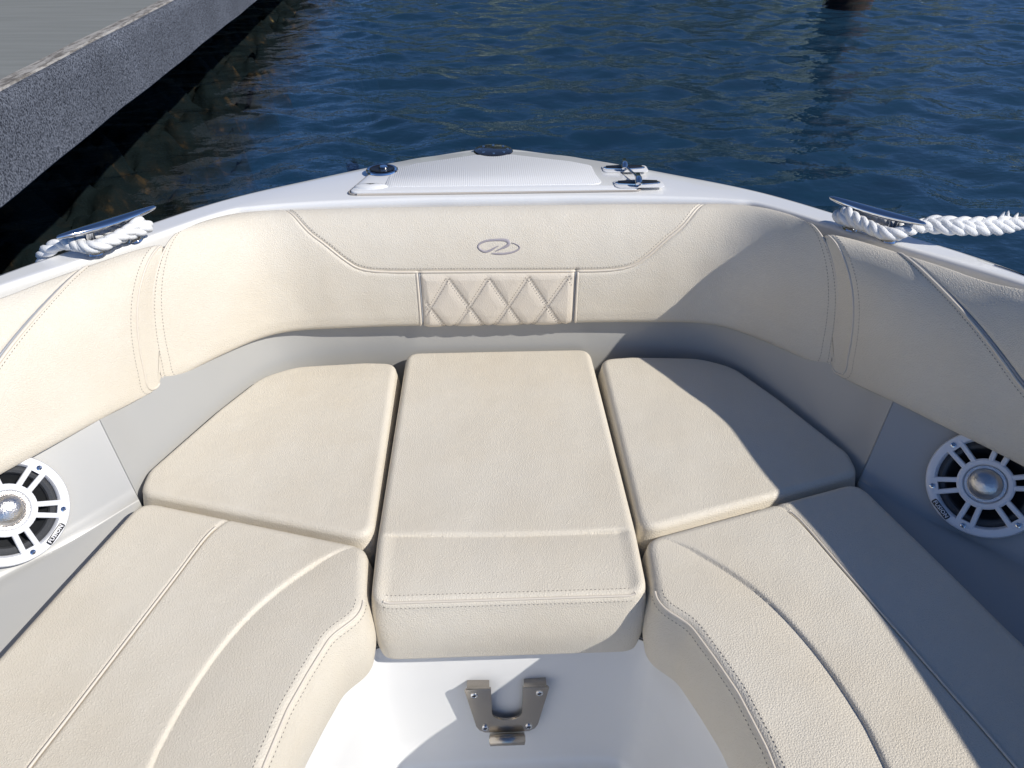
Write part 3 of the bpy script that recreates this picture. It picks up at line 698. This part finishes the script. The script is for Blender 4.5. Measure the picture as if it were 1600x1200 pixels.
crest_b = .345
yoke = fpoly([(-.462, .352), (-.435, .325), (-.400, .290), (-.360, .252), (-.325, .232), (-.26, .224), (-.13, .2215), (0, .220), (.13, .2185), (.26, .2185), (.325, .228), (.360, .250), (.400, .290), (.435, .325), (.462, .352)], 240)
# carry the seam over the crest
yoke = np.vstack([[yoke[0] + (-.022, .030)], yoke, [yoke[-1] + (.022, .030)]])
QW = .192; qb0 = .030; 
qb1 = b_of(0, .2195)
fb.groove(yoke, .0045, .0045)
for xx in (-QW, QW): fb.groove(np.array([(A0 + xx, .012), (A0 + xx, qb1)]), .005, .005)
fb.normals()
fbase = np.array([0, 1.62, .075])
fr = empty('backrest_bolster', fbase); tag(fr, 'wide curved beige bow backrest with quilted centre panel and embroidered emblem', 'backrest', 'bow backrests')
fb.build(fr, fbase)
p, n = fb.curve(yoke, .0006); tube('piping', p - fbase, .0030, M_pipe, fr, 8)
for xx in (-QW, QW):
    p, n = fb.curve(np.array([(A0 + xx, .006), (A0 + xx, qb1)]), .0012); tube('grey_piping', p - fbase, .0024, M_gpipe, fr, 8)
    p, n = fb.curve(np.array([(A0 + xx * 1.028, .006), (A0 + xx * 1.028, qb1)]), .0006); tube('piping', p - fbase, .0030, M_pipe, fr, 8)
off = np.gradient(yoke, axis=0); off /= np.linalg.norm(off, axis=1)[:, None]; nrm = np.stack([-off[:, 1], off[:, 0]], 1)
rows = []
pp, nn = fb.curve(yoke + nrm * .009, .0004); rows.append((pp - fbase, nn))
for e0 in (-1, 1):
    for dd in (.016, .030):
        x = A0 + e0 * (A0 - dd); pp, nn = fb.curve(np.array([(x, .02), (x, float(fb.len[0]) - .10)]), .0004); rows.append((pp - fbase, nn))
    x = A0 + e0 * (A0 - .010); pp, nn = fb.curve(np.array([(x, .01), (x, float(fb.len[0]) - .08)]), .0002); tube('seam_welt', pp - fbase, .0022, M_pipe, fr, 6)
stitching(rows, fr)
# quilted panel: puffed diamonds between double-stitched lines
qu = np.linspace(-QW + .004, QW - .004, 250); qv = np.linspace(.004, qb1 - .004, 110)
QU, QV = np.meshgrid(qu, qv, indexing='ij'); per = .0985; hh = .076; x0 = -.024
def fam(sg):
    ph = (QU - x0) / per + sg * (QV - (qb1 - .012)) / hh * .5 * 1.0
    d = np.abs(ph - np.round(ph)) * per * .9; return d
dmin = np.minimum(fam(1), fam(-1))
edge_d = np.minimum(np.minimum(QU + QW - .004, QW - .004 - QU), np.minimum(QV - .004, qb1 - .004 - QV))
lift = .0030 * np.clip((dmin - .0042) / .018, 0, 1) ** .5 + .0008
band = np.clip(dmin / .0035, 0, 1); lift = lift - .0006 * (1 - band)
lift *= np.clip(edge_d / .014, 0.02, 1)
p, n = fb.at(A0 + QU.ravel(), QV.ravel())
grid('quilted_panel', (p + n * (lift.ravel()[:, None] + .0005)).reshape(250, 110, 3) - fbase, M_quilt, fr, flip=True)
rows = []
for sg in (1, -1):
    for k in range(-6, 7):
        for o2 in (-.0048, .0048):
            t = np.linspace(.008, qb1 - .008, 90); x = x0 + per * k - sg * (t - (qb1 - .012)) / hh * .5 * per + o2
            m = np.abs(x) < QW - .008
            if m.sum() > 4:
                t, x = t[m], x[m]; p, n = fb.at(A0 + x, t); rows.append((p + n * .0026 - fbase, n))
stitching(rows, fr)
# embroidered emblem: two interlocking open loops
def emblem(pts, wid, sub):
    c = catmull(pts, 70); w = np.interp(np.linspace(0, 1, 70), np.linspace(0, 1, len(wid)), wid)
    t = np.gradient(c, axis=0); t /= np.linalg.norm(t, axis=1)[:, None]; nr = np.stack([-t[:, 1], t[:, 0]], 1)
    V = np.zeros((70, 5, 3))
    for j, (k, l) in enumerate(((-1, 0), (-.6, .0016), (0, .0022), (.6, .0016), (1, 0))):
        q = c + nr * (w * k)[:, None]
        p, n = fb.at(A0 + .004 + q[:, 0], eb + q[:, 1]); V[:, j] = p + n * (l - .0002)
    grid(sub, V - fbase, M_emb, fr)
eb = b_of(0, .276); kx_, ky_ = .1040 / 1080, .041 / 380
em = lambda l: [((x - 820) * kx_, (400 - y) * ky_) for x, y in l]
emblem(em([(815, 372), (740, 400), (640, 450), (540, 485), (460, 490), (380, 460), (325, 415), (310, 370), (345, 325), (430, 285), (560, 255), (720, 245), (900, 245), (1010, 262), (1055, 300), (1050, 345), (990, 385), (880, 430), (735, 482)]), [.0008, .0024, .0032, .0026, .0024, .0026, .0030, .0040, .0046, .0034, .0009], 'emblem')
emblem(em([(1130, 308), (1200, 325), (1280, 360), (1330, 405), (1300, 455), (1200, 500), (1060, 530), (900, 540), (760, 538), (645, 530)]), [.0005, .0012, .0018, .0022, .0026, .0028, .0012], 'emblem')

SB = [(.734, 1.328, .107), (.752, 1.268, .118), (.782, 1.196, .130), (.836, 1.096, .138), (.892, 1.012, .140), (.948, .910, .142), (1.005, .76, .144), (1.045, .55, .146), (1.06, .2, .15), (1.06, -.5, .15)]
ST = [(.696, 1.450, .369), (.735, 1.411, .371), (.780, 1.348, .374), (.836, 1.258, .380), (.884, 1.167, .388), (.952, 1.048, .414), (1.020, .87, .450), (1.086, .62, .458), (1.126, .2, .458), (1.135, -.5, .458)]
def side_bolster(s):
    B = np.array(SB) * [s, 1, 1]; T = np.array(ST) * [s, 1, 1]
    sb = Bolster(B, T, 560, 100, end_r=(.020, 0))
    base = np.array([.9 * s, 1.1, .09])
    r = empty('backrest_bolster', base)
    tag(r, 'beige side backrest bolster lit by the sun, on the dock side' if s < 0 else 'beige side backrest bolster lying in shade', 'backrest', 'bow backrests')
    Lm = float(sb.len[:200].mean())
    dg = catmull([(.150, Lm - .085), (.168, Lm - .120), (.208, Lm - .172), (.270, Lm - .235), (.335, Lm - .300), (.40, Lm - .355), (.455, .02)], 120)
    sb.groove(dg, .004, .005); sb.normals()
    sb.build(r, base)
    p, n = sb.curve(dg, .0010); tube('grey_piping', p - base, .0028, M_gpipe, r, 8)
    t = np.gradient(dg, axis=0); t /= np.linalg.norm(t, axis=1)[:, None]; nr = np.stack([-t[:, 1], t[:, 0]], 1)
    p, n = sb.curve(dg - nr * .0065, .0004); tube('piping', p - base, .0030, M_pipe, r, 8)
    rows = []
    pp, nn = sb.curve(dg - nr * .016, .0004); rows.append((pp - base, nn))
    pp, nn = sb.curve(np.array([(.020, .02), (.020, Lm - .09)]), .0004); rows.append((pp - base, nn))
    pp, nn = sb.curve(np.array([(.008, .01), (.008, Lm - .08)]), .0002); tube('seam_welt', pp - base, .0024, M_pipe, r, 6)
    stitching(rows, r)
    return sb
side_bolster(-1); side_bolster(1)

# ------------------------------------------------------------------ loudspeakers
def bar_geo(p, q, w, z0, z1):
    p = np.array(p); q = np.array(q); d = q - p; d = d / np.linalg.norm(d); n = np.array([-d[1], d[0]]) * w / 2
    c = w * .22; V = []
    for pt in (p, q):
        V += [(*(pt - n), z0), (*(pt - n), z1 - c), (*(pt - n * .6), z1), (*(pt + n * .6), z1), (*(pt + n), z1 - c), (*(pt + n), z0)]
    return np.array(V), grid_faces(2, 6, close_v=True) + [(0, 1, 2, 3, 4, 5)[::-1], (6, 7, 8, 9, 10, 11)]
def badge_text(word):
    cu = bpy.data.curves.new('badge_letters', 'FONT'); cu.body = word; cu.size = .0098; cu.extrude = .0003; cu.align_x = 'CENTER'; cu.align_y = 'CENTER'; cu.space_character = 1.08; cu.resolution_u = 3; cu.offset = .0002
    tmp = bpy.data.objects.new('tmp', cu); S.collection.objects.link(tmp)
    me = bpy.data.meshes.new_from_object(tmp.evaluated_get(bpy.context.evaluated_depsgraph_get()))
    bpy.data.objects.remove(tmp); me.materials.clear(); me.materials.append(M_text); return me
TXT = badge_text('FUSION')
def speaker(s):
    e = np.array([PN[0] * s, PN[1]]); sl = R(30)
    n = Vector((-e[0] * math.cos(sl), -e[1] * math.cos(sl), math.sin(sl))).normalized()
    xa = Vector((0, 0, 1)).cross(n).normalized(); ya = n.cross(xa)
    c = Vector((SPK[0] * s, SPK[1], SPK[2])) + n * .003
    E = bpy.data.objects.new('speaker', None); link(E, boat); E.empty_display_size = .05
    Mx = Matrix((xa, ya, n)).transposed().to_4x4(); Mx.translation = c - Vector(OB); E.matrix_local = Mx
    E['label'] = 'white round loudspeaker in sunlight below the dock-side backrest' if s < 0 else 'white round loudspeaker in deep shade'
    lathe('grille_ring', [(.0985, .0), (.0988, .006), (.0965, .011), (.090, .0135), (.083, .0125), (.0795, .006), (.0790, -.002)], M_spk, E, 72)
    lathe('hub_ring', [(.034, .003), (.0345, .012), (.037, .0145), (.043, .0145), (.0465, .012), (.047, .003)], M_spk, E, 48)
    lathe('cone', [(.080, .001), (.074, .003), (.068, .000), (.064, -.006), (.045, -.024), (.030, -.030), (.0, -.031)], M_cone, E, 56)
    lathe('surround', [(.0795, .0005), (.077, .0035), (.072, .0055), (.067, .003), (.0645, -.002)], simple('rubber_surround', (.05, .052, .056), .45), E, 56)
    lathe('dome_ring', [(.027, .0125), (.029, .015), (.0335, .015), (.0348, .011)], M_dome, E, 44)
    lathe('dome', [(.0275, .012), (.026, .0165), (.021, .0215), (.013, .025), (.0, .0265)], M_dome, E, 44)
    for k in range(6):
        a = R(30 + 60 * k); ca, sa = math.cos(a), math.sin(a); rot = lambda r, t: (r * ca - t * sa, r * sa + t * ca)
        for q in (-1, 1):
            v, f = bar_geo(rot(.043, q * .0095), rot(.086, q * .0122), .0092, .001, .0135); sharp(mesh('spoke', v, f, M_spk, E), 25)
        v, f = bar_geo(rot(.077, 0), rot(.0875, 0), .030, .001, .0137); sharp(mesh('screw_pad', v, f, M_spk, E), 25)
        g = lathe('screw', [(.0, .0142), (.0022, .0142), (.003, .0152), (.0045, .0148), (.0048, .013)], M_chrome, E, 14); g.location = (*rot(.086, 0), .0008)
        g2 = mesh('screw_slot', *bar_geo((-.0028, 0), (.0028, 0), .0011, .0138, .0153), M_dark, E, False); g2.location = (*rot(.086, 0), .0003); g2.rotation_euler = (0, 0, a * 2.3)
    ab = R(-60 if s < 0 else -120); bx_, by_ = .0885 * math.cos(ab), .0885 * math.sin(ab)
    Mb = Matrix.Translation((bx_, by_, .0118)) @ Matrix.Rotation(ab + R(90), 4, 'Z')
    prism('badge', fillet([(-.0205, -.0052), (.0205, -.0052), (.0205, .0052), (-.0205, .0052)], .003, 5), 0, .0030, M_dark, E, .0006, Mb)
    t = link(bpy.data.objects.new('badge_letters', TXT), E); t.matrix_local = Mb @ Matrix.Translation((0, 0, .0032)); t['kind'] = 'stuff'
speaker(-1); speaker(1)

# ------------------------------------------------------------------ table bracket on the riser
br = empty('table_bracket', np.array([-.006, .880, -.345]) - OB, boat); br['label'] = 'steel U-notched table bracket screwed to the white riser'
MB = Matrix(((1, 0, 0, 0), (0, 0, -1, 0), (0, 1, 0, 0), (0, 0, 0, 1)))      # plan x,y -> boat x,z; thickness towards the helm
arc = [(.029 * math.cos(t), -.005 + -.029 * math.sin(t) * .9) for t in np.linspace(0, math.pi, 14)]
pl = [(.077, .072), (.030, .072), (.029, -.005)] + arc[1:-1] + [(-.029, -.005), (-.030, .072), (-.077, .072), (-.080, .067), (-.061, -.050), (-.055, -.063), (-.044, -.071), (-.025, -.073), (.025, -.073), (.044, -.071), (.055, -.063), (.061, -.050), (.080, .067)]
def extr(name, poly, z0, z1, mat, bev): return prism(name, poly, z0, z1, mat, br, bev, MB)
extr('bracket_plate', pl, .019, .024, M_brush, .0012)
for q in (-1, 1):
    extr('bracket_spacer', [(q * .033, .068), (q * .075, .070), (q * .076, .064), (q * .060, -.04), (q * .036, -.045)], .0, .0185, M_brush, .0005)
    for (px_, pz_) in ((.062 * q, .055), (.043 * q, -.054)):
        g = lathe('bracket_screw', [(.0, .0022), (.003, .0022), (.0045, .0030), (.0068, .0020), (.0075, .0)], M_chrome, br, 18); g.matrix_local = Matrix.Translation((px_, -.0240, pz_)) @ MB
        for rz in (0, 90):
            g = mesh('screw_slot', *bar_geo((-.0036, 0), (.0036, 0), .0014, .001, .0033), M_dark, br, False); g.matrix_local = Matrix.Translation((px_, -.0240, pz_)) @ MB @ Matrix.Rotation(R(rz + 20), 4, 'Z')
v, f = join([tube_geo(np.array([(-.036, -.030, -.086), (-.034, -.030, -.086), (0, -.030, -.086), (.034, -.030, -.086), (.036, -.030, -.086)]), [.006, .012, .012, .012, .006], 16)])
mesh('bracket_lip', v, f, M_brush, br)
